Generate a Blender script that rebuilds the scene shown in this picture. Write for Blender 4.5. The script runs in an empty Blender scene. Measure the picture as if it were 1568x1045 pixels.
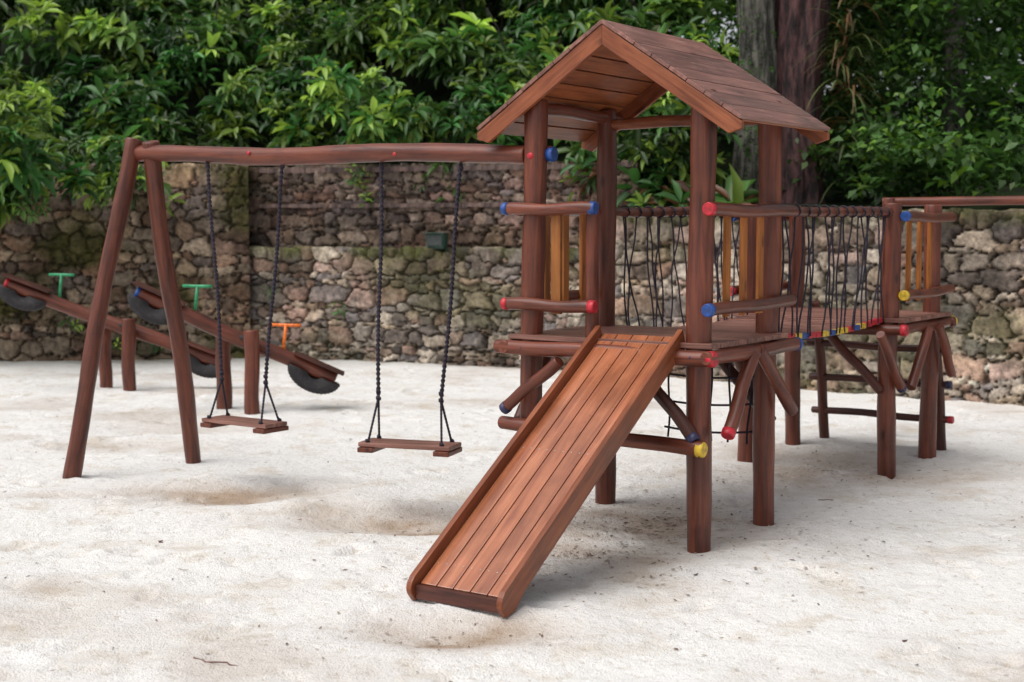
import bpy, math, random
import numpy as np
from mathutils import Vector, Matrix
random.seed(7); rng=np.random.default_rng(11)
scene=bpy.context.scene
R=random.uniform

# ------------------------------------------------------------ materials
def newmat(name):
    m=bpy.data.materials.new(name); m.use_nodes=True
    nt=m.node_tree; b=nt.nodes["Principled BSDF"]
    return m,nt,b
def N(nt,t,**kw):
    n=nt.nodes.new(t)
    for k,v in kw.items(): setattr(n,k,v)
    return n
def ramp(nt,stops):
    r=N(nt,"ShaderNodeValToRGB"); e=r.color_ramp.elements
    while len(e)<len(stops): e.new(0.5)
    for i,(p,c) in enumerate(stops):
        e[i].position=p; e[i].color=(c[0],c[1],c[2],1)
    return r
def wood(name,dark,mid,light,rough=0.42,grain=14.0,bump=0.25,dirt=0.5,knots=0.8,spec=0.4,coat=0.0):
    m,nt,b=newmat(name); L=nt.links
    tc=N(nt,"ShaderNodeTexCoord"); oi=N(nt,"ShaderNodeObjectInfo")
    mul=N(nt,"ShaderNodeMath",operation='MULTIPLY'); mul.inputs[1].default_value=37.0
    L.new(oi.outputs['Random'],mul.inputs[0])
    add=N(nt,"ShaderNodeVectorMath",operation='ADD')
    L.new(tc.outputs['Object'],add.inputs[0]); L.new(mul.outputs[0],add.inputs[1])
    mp=N(nt,"ShaderNodeMapping"); mp.inputs['Scale'].default_value=(grain,grain,grain*0.07)
    L.new(add.outputs[0],mp.inputs['Vector'])
    n1=N(nt,"ShaderNodeTexNoise"); n1.inputs['Scale'].default_value=2.2; n1.inputs['Detail'].default_value=5; n1.inputs['Roughness'].default_value=0.65; n1.inputs['Distortion'].default_value=0.6
    L.new(mp.outputs[0],n1.inputs['Vector'])
    r=ramp(nt,[(0.28,dark),(0.5,mid),(0.75,light)]); L.new(n1.outputs[0],r.inputs[0])
    n2=N(nt,"ShaderNodeTexNoise"); n2.inputs['Scale'].default_value=3.5; n2.inputs['Detail'].default_value=3
    L.new(add.outputs[0],n2.inputs['Vector'])
    r2=ramp(nt,[(0.3,(1-dirt*0.6,)*3),(0.55,(1,1,1)),(0.8,(1+dirt*0.35,)*3)]); L.new(n2.outputs[0],r2.inputs[0])
    mx=N(nt,"ShaderNodeMix",data_type='RGBA',blend_type='MULTIPLY'); mx.inputs[0].default_value=1
    L.new(r.outputs[0],mx.inputs[6]); L.new(r2.outputs[0],mx.inputs[7])
    mpk=N(nt,"ShaderNodeMapping"); mpk.inputs['Scale'].default_value=(5,5,2.2); L.new(add.outputs[0],mpk.inputs['Vector'])
    vo=N(nt,"ShaderNodeTexVoronoi"); vo.inputs['Scale'].default_value=1.3; L.new(mpk.outputs[0],vo.inputs['Vector'])
    rk=ramp(nt,[(0.06,(0.35,0.3,0.3)),(0.13,(1,1,1))]); L.new(vo.outputs['Distance'],rk.inputs[0])
    mk=N(nt,"ShaderNodeMix",data_type='RGBA',blend_type='MULTIPLY'); mk.inputs[0].default_value=knots
    L.new(mx.outputs[2],mk.inputs[6]); L.new(rk.outputs[0],mk.inputs[7])
    hv=N(nt,"ShaderNodeHueSaturation"); mr=N(nt,"ShaderNodeMapRange"); mr.inputs[3].default_value=0.82; mr.inputs[4].default_value=1.2
    L.new(oi.outputs['Random'],mr.inputs[0]); L.new(mr.outputs[0],hv.inputs['Value']); L.new(mk.outputs[2],hv.inputs['Color'])
    L.new(hv.outputs[0],b.inputs['Base Color'])
    rr=N(nt,"ShaderNodeMapRange"); rr.inputs[3].default_value=rough-0.1; rr.inputs[4].default_value=rough+0.15; L.new(n2.outputs[0],rr.inputs[0]); L.new(rr.outputs[0],b.inputs['Roughness'])
    b.inputs['Specular IOR Level'].default_value=spec
    if coat>0: b.inputs['Coat Weight'].default_value=coat; b.inputs['Coat Roughness'].default_value=0.2
    bp=N(nt,"ShaderNodeBump"); bp.inputs['Strength'].default_value=bump; bp.inputs['Distance'].default_value=0.01
    L.new(n1.outputs[0],bp.inputs['Height']); L.new(bp.outputs[0],b.inputs['Normal'])
    return m
M_log=wood("stained_log",(0.048,0.012,0.007),(0.125,0.031,0.016),(0.21,0.058,0.029),0.36,spec=0.45)
M_log2=wood("stained_log_dark",(0.028,0.009,0.007),(0.072,0.021,0.014),(0.13,0.040,0.024),0.42,spec=0.4)
M_slide=wood("varnished_slide_boards",(0.22,0.062,0.026),(0.33,0.108,0.046),(0.46,0.175,0.085),0.25,12,0.04,0.5,0.3,0.5,0.9)
M_fascia=wood("varnished_boards",(0.12,0.031,0.012),(0.22,0.062,0.024),(0.33,0.11,0.045),0.36,16,0.15,spec=0.4)
M_roof=wood("roof_boards",(0.12,0.048,0.036),(0.21,0.090,0.068),(0.34,0.17,0.135),0.34,16,0.25,spec=0.5)
M_ceil=wood("ceiling_boards",(0.13,0.035,0.011),(0.28,0.084,0.028),(0.39,0.13,0.05),0.42,16,0.2)
M_deck=wood("deck_boards",(0.12,0.05,0.037),(0.22,0.10,0.075),(0.34,0.17,0.135),0.40,14,0.3)
M_bal=wood("orange_baluster",(0.20,0.060,0.010),(0.36,0.115,0.020),(0.48,0.19,0.04),0.4,14,0.2)

def paint(name,c,rough=0.45):
    m,nt,b=newmat(name); L=nt.links
    tc=N(nt,"ShaderNodeTexCoord"); n=N(nt,"ShaderNodeTexNoise"); n.inputs['Scale'].default_value=35; n.inputs['Detail'].default_value=3
    L.new(tc.outputs['Object'],n.inputs['Vector'])
    r=ramp(nt,[(0.3,tuple(x*0.55+0.01 for x in c)),(0.5,c),(0.75,tuple(min(1,x*1.15+0.02) for x in c))]); L.new(n.outputs[0],r.inputs[0])
    L.new(r.outputs[0],b.inputs['Base Color']); b.inputs['Roughness'].default_value=rough
    bp=N(nt,"ShaderNodeBump"); bp.inputs['Strength'].default_value=0.2; bp.inputs['Distance'].default_value=0.005; L.new(n.outputs[0],bp.inputs['Height']); L.new(bp.outputs[0],b.inputs['Normal'])
    return m
P={'r':paint("red_paint",(0.46,0.012,0.025)),'b':paint("blue_paint",(0.010,0.06,0.26)),'y':paint("yellow_paint",(0.66,0.44,0.03)),
   'n':paint("navy_paint",(0.02,0.02,0.07)),'g':paint("green_paint",(0.02,0.25,0.10)),'o':paint("orange_paint",(0.75,0.16,0.01))}
M_rope=paint("dark_rope",(0.020,0.014,0.026),0.85)
M_tire=paint("tire_rubber",(0.018,0.016,0.018),0.8)
M_nail=paint("nail_steel",(0.45,0.42,0.4),0.4)
M_lamp=paint("green_box",(0.012,0.05,0.035),0.5)
M_glass=paint("lamp_glass",(0.05,0.06,0.06),0.15)

def attr_mat(name,rough,bumps,var=0.35,transl=0.0,scale=30,detail=5,noise=True,spec=0.5):
    m,nt,b=newmat(name); L=nt.links
    at=N(nt,"ShaderNodeAttribute",attribute_name="col")
    csock=at.outputs['Color']
    if noise:
        tc=N(nt,"ShaderNodeTexCoord")
        n=N(nt,"ShaderNodeTexNoise"); n.inputs['Scale'].default_value=scale; n.inputs['Detail'].default_value=detail; n.inputs['Roughness'].default_value=0.7
        L.new(tc.outputs['Object'],n.inputs['Vector'])
        r=ramp(nt,[(0.3,(1-var,)*3),(0.5,(1,1,1)),(0.72,(1+var,)*3)]); L.new(n.outputs[0],r.inputs[0])
        mx=N(nt,"ShaderNodeMix",data_type='RGBA',blend_type='MULTIPLY'); mx.inputs[0].default_value=1
        L.new(at.outputs['Color'],mx.inputs[6]); L.new(r.outputs[0],mx.inputs[7]); csock=mx.outputs[2]
    L.new(csock,b.inputs['Base Color']); b.inputs['Roughness'].default_value=rough; b.inputs['Specular IOR Level'].default_value=spec
    if bumps>0:
        bp=N(nt,"ShaderNodeBump"); bp.inputs['Strength'].default_value=bumps; bp.inputs['Distance'].default_value=0.02; L.new(n.outputs[0],bp.inputs['Height']); L.new(bp.outputs[0],b.inputs['Normal'])
    if transl>0:
        tr=N(nt,"ShaderNodeBsdfTranslucent"); hs=N(nt,"ShaderNodeHueSaturation"); hs.inputs['Value'].default_value=1.5; hs.inputs['Saturation'].default_value=1.1
        L.new(csock,hs.inputs['Color']); L.new(hs.outputs[0],tr.inputs['Color'])
        ms=N(nt,"ShaderNodeMixShader"); ms.inputs[0].default_value=transl
        out=nt.nodes["Material Output"]
        L.new(b.outputs[0],ms.inputs[1]); L.new(tr.outputs[0],ms.inputs[2]); L.new(ms.outputs[0],out.inputs['Surface'])
    return m
M_stone=attr_mat("rubble_stone",0.9,0.9,0.65,0,16,spec=0.25)
M_leaf=attr_mat("broad_leaf",0.40,0,0.12,0.3,4,noise=False,spec=0.4)
M_leafs=attr_mat("small_leaf",0.5,0,0.12,0.3,4,noise=False,spec=0.35)
M_litter=attr_mat("dry_litter",0.8,0,0.3,0,40,noise=False)

def mat_soil():
    m,nt,b=newmat("hillside_soil"); L=nt.links
    tc=N(nt,"ShaderNodeTexCoord"); n=N(nt,"ShaderNodeTexNoise"); n.inputs['Scale'].default_value=3; n.inputs['Detail'].default_value=4
    L.new(tc.outputs['Object'],n.inputs['Vector'])
    r=ramp(nt,[(0.35,(0.010,0.012,0.007)),(0.55,(0.016,0.028,0.010)),(0.7,(0.03,0.027,0.016))]); L.new(n.outputs[0],r.inputs[0]); L.new(r.outputs[0],b.inputs['Base Color']); b.inputs['Roughness'].default_value=0.95
    b.inputs['Specular IOR Level'].default_value=0.1
    return m
M_soil=mat_soil()
def mat_bark(name,dark,light,s=1.0):
    m,nt,b=newmat(name); L=nt.links
    tc=N(nt,"ShaderNodeTexCoord"); mp=N(nt,"ShaderNodeMapping"); mp.inputs['Scale'].default_value=(11*s,11*s,2.6*s); L.new(tc.outputs['Object'],mp.inputs['Vector'])
    n=N(nt,"ShaderNodeTexNoise"); n.inputs['Scale'].default_value=1.0; n.inputs['Detail'].default_value=5; n.inputs['Roughness'].default_value=0.7; L.new(mp.outputs[0],n.inputs['Vector'])
    r=ramp(nt,[(0.42,dark),(0.62,light)]); L.new(n.outputs[0],r.inputs[0]); L.new(r.outputs[0],b.inputs['Base Color']); b.inputs['Roughness'].default_value=0.8
    bp=N(nt,"ShaderNodeBump"); bp.inputs['Strength'].default_value=1.0; bp.inputs['Distance'].default_value=0.06; L.new(n.outputs[0],bp.inputs['Height']); L.new(bp.outputs[0],b.inputs['Normal'])
    return m
M_bark=mat_bark("red_bark",(0.012,0.005,0.006),(0.12,0.052,0.050))
M_bark2=mat_bark("mossy_bark",(0.012,0.012,0.008),(0.15,0.14,0.115))
M_stem=mat_bark("stem_bark",(0.015,0.012,0.008),(0.045,0.036,0.025))
def mat_sand():
    m,nt,b=newmat("pale_sand"); L=nt.links
    at=N(nt,"ShaderNodeAttribute",attribute_name="col"); tc=N(nt,"ShaderNodeTexCoord")
    def noise(s,d=6,rgh=0.6,src=None):
        n=N(nt,"ShaderNodeTexNoise"); n.inputs['Scale'].default_value=s; n.inputs['Detail'].default_value=d; n.inputs['Roughness'].default_value=rgh
        L.new(tc.outputs['Object'],n.inputs['Vector']); return n
    a=noise(2.2,5,0.65); c=noise(16,4,0.7); e=noise(120,2,0.7)
    ra=ramp(nt,[(0.33,(0.86,0.81,0.74)),(0.46,(1,0.997,0.99)),(0.75,(1.03,1.03,1.04))]); L.new(a.outputs[0],ra.inputs[0])
    rc=ramp(nt,[(0.30,(0.78,0.73,0.66)),(0.43,(1,1,1)),(0.8,(1.03,1.03,1.03))]); L.new(c.outputs[0],rc.inputs[0])
    re=ramp(nt,[(0.27,(0.64,0.60,0.56)),(0.41,(1,1,1)),(0.8,(1.03,1.03,1.03))]); L.new(e.outputs[0],re.inputs[0])
    prev=at.outputs['Color']
    for q in (ra,rc,re):
        mx=N(nt,"ShaderNodeMix",data_type='RGBA',blend_type='MULTIPLY'); mx.inputs[0].default_value=1
        L.new(prev,mx.inputs[6]); L.new(q.outputs[0],mx.inputs[7]); prev=mx.outputs[2]
    L.new(prev,b.inputs['Base Color']); b.inputs['Roughness'].default_value=0.92
    ad=N(nt,"ShaderNodeMath",operation='MULTIPLY_ADD'); L.new(c.outputs[0],ad.inputs[0]); ad.inputs[1].default_value=2.2; L.new(e.outputs[0],ad.inputs[2])
    bp=N(nt,"ShaderNodeBump"); bp.inputs['Strength'].default_value=0.65; bp.inputs['Distance'].default_value=0.022; L.new(ad.outputs[0],bp.inputs['Height']); L.new(bp.outputs[0],b.inputs['Normal'])
    return m
M_sand=mat_sand()

# ------------------------------------------------------------ mesh helpers
def link(o,parent=None,mat=None):
    scene.collection.objects.link(o)
    if mat: o.data.materials.append(mat)
    if parent: o.parent=parent
    return o
def frame(z,x=None):
    z=Vector(z).normalized()
    if x is None: x=Vector((0,0,1)) if abs(z.z)<0.9 else Vector((1,0,0))
    x=Vector(x); x=(x-z*x.dot(z)).normalized(); y=z.cross(x)
    return x,y,z
def fmat(o,z,x=None):
    x,y,z=frame(z,x); M=Matrix.Identity(4)
    for i in range(3): M[i][0]=x[i];M[i][1]=y[i];M[i][2]=z[i];M[i][3]=o[i]
    return M
def mesh_obj(name,verts,faces,parent=None,mat=None,smooth=True):
    me=bpy.data.meshes.new(name); me.from_pydata([tuple(v) for v in verts],[],faces); me.update()
    if smooth:
        me.polygons.foreach_set("use_smooth",[True]*len(me.polygons))
    o=bpy.data.objects.new(name,me); return link(o,parent,mat)
def log(name,p0,p1,r,parent,mat=None,c0=None,c1=None,wob=0.008,taper=0.0,seg=22):
    mat=mat or M_log
    p0=Vector(p0);p1=Vector(p1); L=(p1-p0).length
    n=max(6,int(L/0.07)); a=R(0,6.28);b=R(0,6.28);f=R(1.2,2.6)
    V=[];F=[]
    zs=[0,0.004]+[0.01+(L-0.02)*i/n for i in range(n+1)]+[L-0.004,L]
    ins=[0.88,0.96]+[1]*(n+1)+[0.96,0.88]
    k1,k2=R(0,6.28),R(0,6.28)
    for z,s in zip(zs,ins):
        t=z/L; w=wob*math.sin(math.pi*t)
        cx=w*math.sin(f*3*t+a); cy=w*math.sin(f*2.2*t+b)
        rr=r*(1-taper*t)*s*(1+0.03*math.sin(z*7+k1)+0.018*math.sin(z*17+k2))
        for j in range(seg):
            th=2*math.pi*j/seg
            q=rr*(1+0.025*math.sin(2*th+k1+z*2)+0.015*math.sin(3*th+k2-z*3))
            V.append((cx+q*math.cos(th),cy+q*math.sin(th),z))
    m=len(zs)
    for i in range(m-1):
        for j in range(seg):
            k=(j+1)%seg; F.append((i*seg+j,i*seg+k,(i+1)*seg+k,(i+1)*seg+j))
    F.append(tuple(reversed(range(seg)))); F.append(tuple((m-1)*seg+j for j in range(seg)))
    o=mesh_obj(name,V,F,parent,mat); o.matrix_local=fmat(p0,p1-p0)
    o.data.polygons[-1].use_smooth=False;o.data.polygons[-2].use_smooth=False
    for c,pp,dr in ((c0,p0,p0-p1),(c1,p1,p1-p0)):
        if c:
            rr=r*(1-(taper if pp is p1 else 0))*1.04; d=dr.normalized(); V=[];F=[]
            zz=[(0,rr),(0.026,rr),(0.036,rr*0.94),(0.039,rr*0.84)]
            for z,q in zz:
                for j in range(seg): V.append((q*math.cos(2*math.pi*j/seg),q*math.sin(2*math.pi*j/seg),z))
            for i in range(3):
                for j in range(seg):
                    k=(j+1)%seg; F.append((i*seg+j,i*seg+k,(i+1)*seg+k,(i+1)*seg+j))
            F.append(tuple(3*seg+j for j in range(seg))); F.append(tuple(reversed(range(seg))))
            oc=mesh_obj(name+"_painted_end",V,F,parent,P[c]); oc.matrix_local=fmat(pp-d*0.033,d)
            oc.data.polygons[-1].use_smooth=False;oc.data.polygons[-2].use_smooth=False
    return o
import bmesh
def prism(name,pts,vec,zdir,parent,mat,bev=0.003):
    vec=Vector(vec); M=fmat(Vector(pts[0]),zdir,vec); Mi=M.inverted()
    bm=bmesh.new(); A=[bm.verts.new(Mi@Vector(p)) for p in pts]; B=[bm.verts.new(Mi@(Vector(p)+vec)) for p in pts]
    n=len(pts); bm.faces.new(A); bm.faces.new(list(reversed(B)))
    for i in range(n):
        j=(i+1)%n; bm.faces.new((A[j],A[i],B[i],B[j]))
    bmesh.ops.recalc_face_normals(bm,faces=bm.faces)
    if bev>0: bmesh.ops.bevel(bm,geom=[e for e in bm.edges if e.calc_face_angle(0)>0.5],offset=bev,segments=2,affect='EDGES',profile=0.6)
    me=bpy.data.meshes.new(name); bm.to_mesh(me); bm.free()
    o=bpy.data.objects.new(name,me); link(o,parent,mat); o.matrix_local=M; return o
def plank(name,p0,p1,wdir,w,t,parent,mat,bev=0.003):
    p0=Vector(p0);p1=Vector(p1); x,y,z=frame(p1-p0,wdir)
    L=p1-p0
    M=fmat(p0,L,x); ln=L.length
    bm=bmesh.new(); bmesh.ops.create_cube(bm,size=1)
    for v in bm.verts: v.co=Vector((v.co.x*w,v.co.y*t,(v.co.z+0.5)*ln))
    if bev>0: bmesh.ops.bevel(bm,geom=bm.edges[:],offset=bev,segments=2,affect='EDGES',profile=0.6)
    me=bpy.data.meshes.new(name); bm.to_mesh(me); bm.free()
    o=bpy.data.objects.new(name,me); link(o,parent,mat); o.matrix_local=M; return o
def tube_data(pts,r,seg=7,twist=0.0,lobe=0.0):
    pts=[Vector(p) for p in pts]; V=[];F=[]; n=len(pts); ref=None; s=0
    for i,p in enumerate(pts):
        d=(pts[min(i+1,n-1)]-pts[max(i-1,0)]).normalized()
        x,y,z=frame(d,ref if ref is not None else ((1,0,0) if abs(d.x)<0.9 else (0,1,0))); ref=x
        if i: s+=(p-pts[i-1]).length
        for j in range(seg):
            th=2*math.pi*j/seg; q=r*(1+lobe*math.cos(2*(th-s*twist)))
            V.append(p+x*q*math.cos(th)+y*q*math.sin(th))
        if i:
            for j in range(seg):
                k=(j+1)%seg; F.append(((i-1)*seg+j,(i-1)*seg+k,i*seg+k,i*seg+j))
    F.append(tuple(reversed(range(seg)))); F.append(tuple((n-1)*seg+j for j in range(seg)))
    return V,F
def tubes(name,lines,r,parent,mat,seg=7,twist=0,lobe=0):
    V=[];F=[]
    for l in lines:
        v,f=tube_data(l,r,seg,twist,lobe); o=len(V); V+=v; F+=[tuple(i+o for i in q) for q in f]
    return mesh_obj(name,V,F,parent,mat)
def seg_pts(a,b,step,sag=0,wob=0):
    a=Vector(a);b=Vector(b); n=max(2,int((b-a).length/step)); o=[]
    ph=R(0,6)
    for i in range(n+1):
        t=i/n; p=a.lerp(b,t); p=p+Vector((wob*math.sin(t*5+ph)*math.sin(math.pi*t),wob*math.cos(t*4+ph)*math.sin(math.pi*t),-sag*4*t*(1-t))); o.append(p)
    return o
def empty(name,mw=None):
    e=bpy.data.objects.new(name,None); scene.collection.objects.link(e); e.empty_display_size=0.2
    if mw is not None: e.matrix_world=mw
    return e
def vn(x,y,seed=0):
    ix=np.floor(x);iy=np.floor(y);fx=x-ix;fy=y-iy;fx=fx*fx*(3-2*fx);fy=fy*fy*(3-2*fy)
    def h(a,b):
        s=np.sin(a*127.1+b*311.7+seed*74.7)*43758.5453; return s-np.floor(s)
    return (h(ix,iy)*(1-fx)+h(ix+1,iy)*fx)*(1-fy)+(h(ix,iy+1)*(1-fx)+h(ix+1,iy+1)*fx)*fy
def fbm(x,y,seed=0,o=4):
    s=0;a=0.5
    for i in range(o): s=s+a*vn(x*2**i,y*2**i,seed+i*3.3); a*=0.5
    return s
def np_mesh(name,V,quads=None,tris=None,col=None,mat=None,smooth=False,parent=None):
    me=bpy.data.meshes.new(name); V=np.asarray(V,dtype=np.float32)
    nq=0 if quads is None else len(quads); ntr=0 if tris is None else len(tris)
    me.vertices.add(len(V)); me.vertices.foreach_set("co",V.ravel())
    li=[]; 
    if nq: li.append(np.asarray(quads,dtype=np.int32).ravel())
    if ntr: li.append(np.asarray(tris,dtype=np.int32).ravel())
    li=np.concatenate(li); me.loops.add(len(li)); me.loops.foreach_set("vertex_index",li)
    st=np.concatenate([np.arange(nq)*4,nq*4+np.arange(ntr)*3]).astype(np.int32)
    me.polygons.add(nq+ntr); me.polygons.foreach_set("loop_start",st)
    me.polygons.foreach_set("loop_total",np.concatenate([np.full(nq,4),np.full(ntr,3)]).astype(np.int32))
    if smooth: me.polygons.foreach_set("use_smooth",np.ones(nq+ntr,dtype=bool))
    me.update(calc_edges=True)
    if col is not None:
        a=me.color_attributes.new("col",'FLOAT_COLOR','POINT'); c=np.ones((len(V),4),dtype=np.float32); c[:,:3]=col; a.data.foreach_set("color",c.ravel())
    o=bpy.data.objects.new(name,me); return link(o,parent,mat)
def grid_quads(nu,nv):
    i=np.arange(nu-1)[:,None]*nv+np.arange(nv-1)[None,:]; i=i.ravel()
    return np.stack([i,i+nv,i+nv+1,i+1],1)

# ------------------------------------------------------------ ground
spots=[(-1.80,8.95,0.66,0.38,0.06,1.0),(-0.55,8.15,0.78,0.40,0.07,1.0),(-0.22,5.86,0.46,0.26,0.05,1.0),(0.75,8.0,0.75,0.8,0.02,0.80),
       (0.45,7.2,0.5,0.7,0.01,0.7),(2.3,9.9,1.1,0.9,0.02,0.65),(1.9,10.3,0.8,0.8,0.0,0.5),(-3.0,11.0,0.6,0.3,0.02,0.5),(-2.6,12.0,0.8,0.3,0.02,0.4),(-1.3,4.9,0.25,0.08,0.01,0.6),(-2.1,5.3,0.25,0.08,0.01,0.6),(-2.9,8.9,0.3,0.1,0.01,0.5)]
dn=1200; dx_=rng.uniform(-6.5,6.5,dn); dy_=rng.uniform(3.4,17,dn); dr_=rng.uniform(0.05,0.13,dn); dd_=rng.uniform(0.008,0.034,dn)
def ground_h(x,y):
    h=0.05*(fbm(x*0.35,y*0.35,1,2)-0.4)+0.050*(fbm(x*1.5,y*1.5,5,3)-0.45)+0.024*(fbm(x*6,y*6,9,3)-0.45)
    h=h*np.exp(-((np.abs(x)/40)**2))
    for sx,sy,a,b,dp,_ in spots: 
        q=((x-sx)/a)**2+((y-sy)/b)**2; h=h-dp*np.exp(-q*1.3)+dp*0.3*np.exp(-((np.sqrt(q)-1.3)**2)*5)
    return h
def axis(lo,hi,step,far):
    c=np.arange(lo,hi,step); e=[];v=hi;s=step
    while v<far: v+=s; s*=1.35; e.append(v)
    f=[];v=lo;s=step
    while v>-far: v-=s; s*=1.35; f.append(v)
    return np.concatenate([f[::-1],c,e])
gx=axis(-6.4,6.2,0.032,220); gy=axis(3.6,17.5,0.036,220)
GX,GY=np.meshgrid(gx,gy,indexing='ij'); GH=ground_h(GX,GY); dent_shade=np.zeros_like(GX)
for i in range(dn):
    ia=np.searchsorted(gx,[dx_[i]-0.3,dx_[i]+0.3]); ja=np.searchsorted(gy,[dy_[i]-0.3,dy_[i]+0.3])
    s=np.s_[ia[0]:ia[1],ja[0]:ja[1]]; a=R(0,3.14)
    u_=(GX[s]-dx_[i])*math.cos(a)+(GY[s]-dy_[i])*math.sin(a); v_=-(GX[s]-dx_[i])*math.sin(a)+(GY[s]-dy_[i])*math.cos(a)
    q=(u_**2+(v_*1.9)**2)/dr_[i]**2
    GH[s]+=-dd_[i]*np.exp(-q*1.6)+dd_[i]*0.35*np.exp(-(np.sqrt(q)-1.3)**2*6); dent_shade[s]+=dd_[i]/0.034*np.exp(-q*2.0)
m=np.zeros_like(GX)
wn=fbm(GX*3.5,GY*3.5,21,5)
for sx,sy,a,b,dp,st in spots:
    q=((GX-sx)/a)**2+((GY-sy)/b)**2; m=np.maximum(m,st*np.clip(np.exp(-q*1.0)*(2.0*wn-0.05),0,1))
m=np.maximum(m,0.40*np.clip((fbm(GX*0.9,GY*1.1,33,5)-0.54)*5,0,1))
m=np.clip(m+0.32*np.clip(dent_shade,0,1)*wn,0,1)  # footprint shading painted into the sand colour, on top of the worn patches
far=np.clip((np.abs(GX)-20)/20,0,1)+np.clip((GY-17)/3,0,1); far=np.clip(far,0,1)
base=np.array([0.80,0.782,0.755]); worn_and_dent_shade=np.array([0.40,0.30,0.22]); grass=np.array([0.05,0.07,0.03])
col=base*(1-m[...,None])+worn_and_dent_shade*m[...,None]; col=col*(1-far[...,None])+grass*far[...,None]
np_mesh("sand_ground",np.stack([GX,GY,GH],-1).reshape(-1,3),grid_quads(len(gx),len(gy)),None,col.reshape(-1,3),M_sand,True)

def litter():
    V=[];Q=[];C=[]
    def put(x,y,s,ln,c):
        z=float(ground_h(np.array(x),np.array(y)))+0.004; a=R(0,6.28); ca,sa=math.cos(a),math.sin(a); k=len(V)
        for px,py,pz in ((-ln,0,0.001),(0,-s,R(0,.4)*s),(ln,0,R(0,1)*s),(0,s,R(0.1,.7)*s)):
            V.append((x+px*ca-py*sa,y+px*sa+py*ca,z+pz)); C.append(c)
        Q.append((k,k+1,k+2,k+3))
    br=[(0.14,0.08,0.05),(0.22,0.13,0.09),(0.09,0.055,0.04),(0.3,0.22,0.15),(0.4,0.34,0.28),(0.35,0.28,0.22)]
    for i in range(1500): 
        s=R(0.002,0.007); put(R(-6,6),R(4.2,16.5),s,s*R(1.2,4),random.choice(br))
    for i in range(1500):
        a=R(0,6.28);q=abs(random.gauss(0,0.75)); cx,cy=random.choice([(0.75,8.0),(0.9,8.2),(2.2,9.9),(0.4,7.3)])
        s=R(0.002,0.008); put(cx+q*math.cos(a),cy+q*math.sin(a)*1.2,s,s*R(1.2,3.5),random.choice(br))
    for i in range(240):
        a=R(0,6.28);q=abs(random.gauss(0,0.35)); cx,cy=random.choice([(-1.8,8.95),(-.55,8.15),(-.28,5.8)])
        s=R(0.002,0.006); put(cx+q*math.cos(a)*1.5,cy+q*math.sin(a),s,s*R(1.2,3.5),random.choice(br))
    np_mesh("dry_leaf_litter",V,Q,None,np.array(C),M_litter)
litter()
gz=lambda x,y: float(ground_h(np.array(x),np.array(y)))
tw=[]
for (x,y,a,l) in ((-1.25,5.45,-0.25,0.2),(1.9,8.7,0.2,0.10),(1.6,5.7,0.8,0.03),(-1.9,7.6,2.0,0.05)):
    pts=[]
    for k in range(7):
        t=k/6*l; xx=x+math.cos(a)*t+0.01*math.sin(k*2.); yy=y+math.sin(a)*t+0.012*math.cos(k*1.7); pts.append((xx,yy,gz(xx,yy)+0.002))
    tw.append(pts)
tubes("fallen_twigs",tw,0.003,None,M_log,6)

# ------------------------------------------------------------ play structure frame
A0=Vector((0.983,7.376,0)); ANG=-math.radians(34.57)
MW=Matrix.Translation(A0)@Matrix.Rotation(ANG,4,'Z')
W=1.06; D=0.814; ZB=1.03; ZD=1.10
tower=empty("playground_tower",MW)
def post(name,x,y,z,r,par,dx=0,dy=0): return log(name,(x,y,-0.15),(x+dx,y+dy,z),r,par,wob=0.012)
post("post_front_right",0,0,2.40,0.066,tower)
post("post_back_right",0,D,2.40,0.063,tower)
post("post_front_left",-W,0,2.40,0.063,tower,0.03)
post("post_back_left",-W,D,2.40,0.061,tower)
log("gate_post",(-0.663,0.0,0.98),(-0.663,0.0,1.83),0.036,tower)
nb=9; dpw=(D+0.16)/nb
for i in range(nb):
    y=-0.08+dpw*(i+.5)
    x0=-W-0.10; x1=0.10
    plank("deck_board_%d"%i,(x0,y,ZD-0.014+R(-.001,.001)),(x1,y,ZD-0.014+R(-.001,.001)),(0,1,0),dpw-0.006,0.028,tower,M_deck)
log("beam_front",(-W-0.17,-0.10,ZB),(0.13,-0.10,ZB-.005),0.040,tower,c1='r')
log("beam_back",(-W-0.16,D+0.10,ZB),(0.10,D+0.10,ZB),0.040,tower)
log("beam_right",(0.10,-0.14,ZB-0.0),(0.10,D+0.20,ZB),0.038,tower,c0=None,c1='b')
log("beam_left",(-W-0.10,-0.14,ZB),(-W-0.10,D+0.16,ZB),0.038,tower)
log("joist_mid",(-W/2,-0.05,ZB-0.01),(-W/2,D+0.05,ZB-0.01),0.035,tower)
def rails(par,side,y0,y1,ztop,zlow,ct,cl,nbal,by):
    x=side
    log("rail_top",(x,y0,ztop),(x,y1,ztop),0.034,par,c0=ct)
    log("rail_low",(x,y0,zlow),(x,y1,zlow+0.01),0.034,par,c0=cl)
    for y in by:
        plank("baluster",(x-0.045*(1 if side>-0.5 else -1),y,zlow-0.05),(x-0.045*(1 if side>-0.5 else -1),y,ztop+0.01),(0,1,0),0.055,0.022,par,M_bal)
rails(tower,0.095,-0.12,D+0.13,1.79,1.275,'r','b',3,(0.19,0.39,0.60))
rails(tower,-W-0.09,-0.0,D+0.13,1.79,1.275,None,None,3,(0.22,0.42,0.62))
log("rail_front_top",(-W-0.13,-0.085,1.80),(-0.60,-0.075,1.80),0.034,tower,c0='b',c1='b')
log("rail_front_low",(-W-0.13,-0.085,1.27),(-0.60,-0.075,1.27),0.034,tower,c0='r',c1='r')
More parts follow.
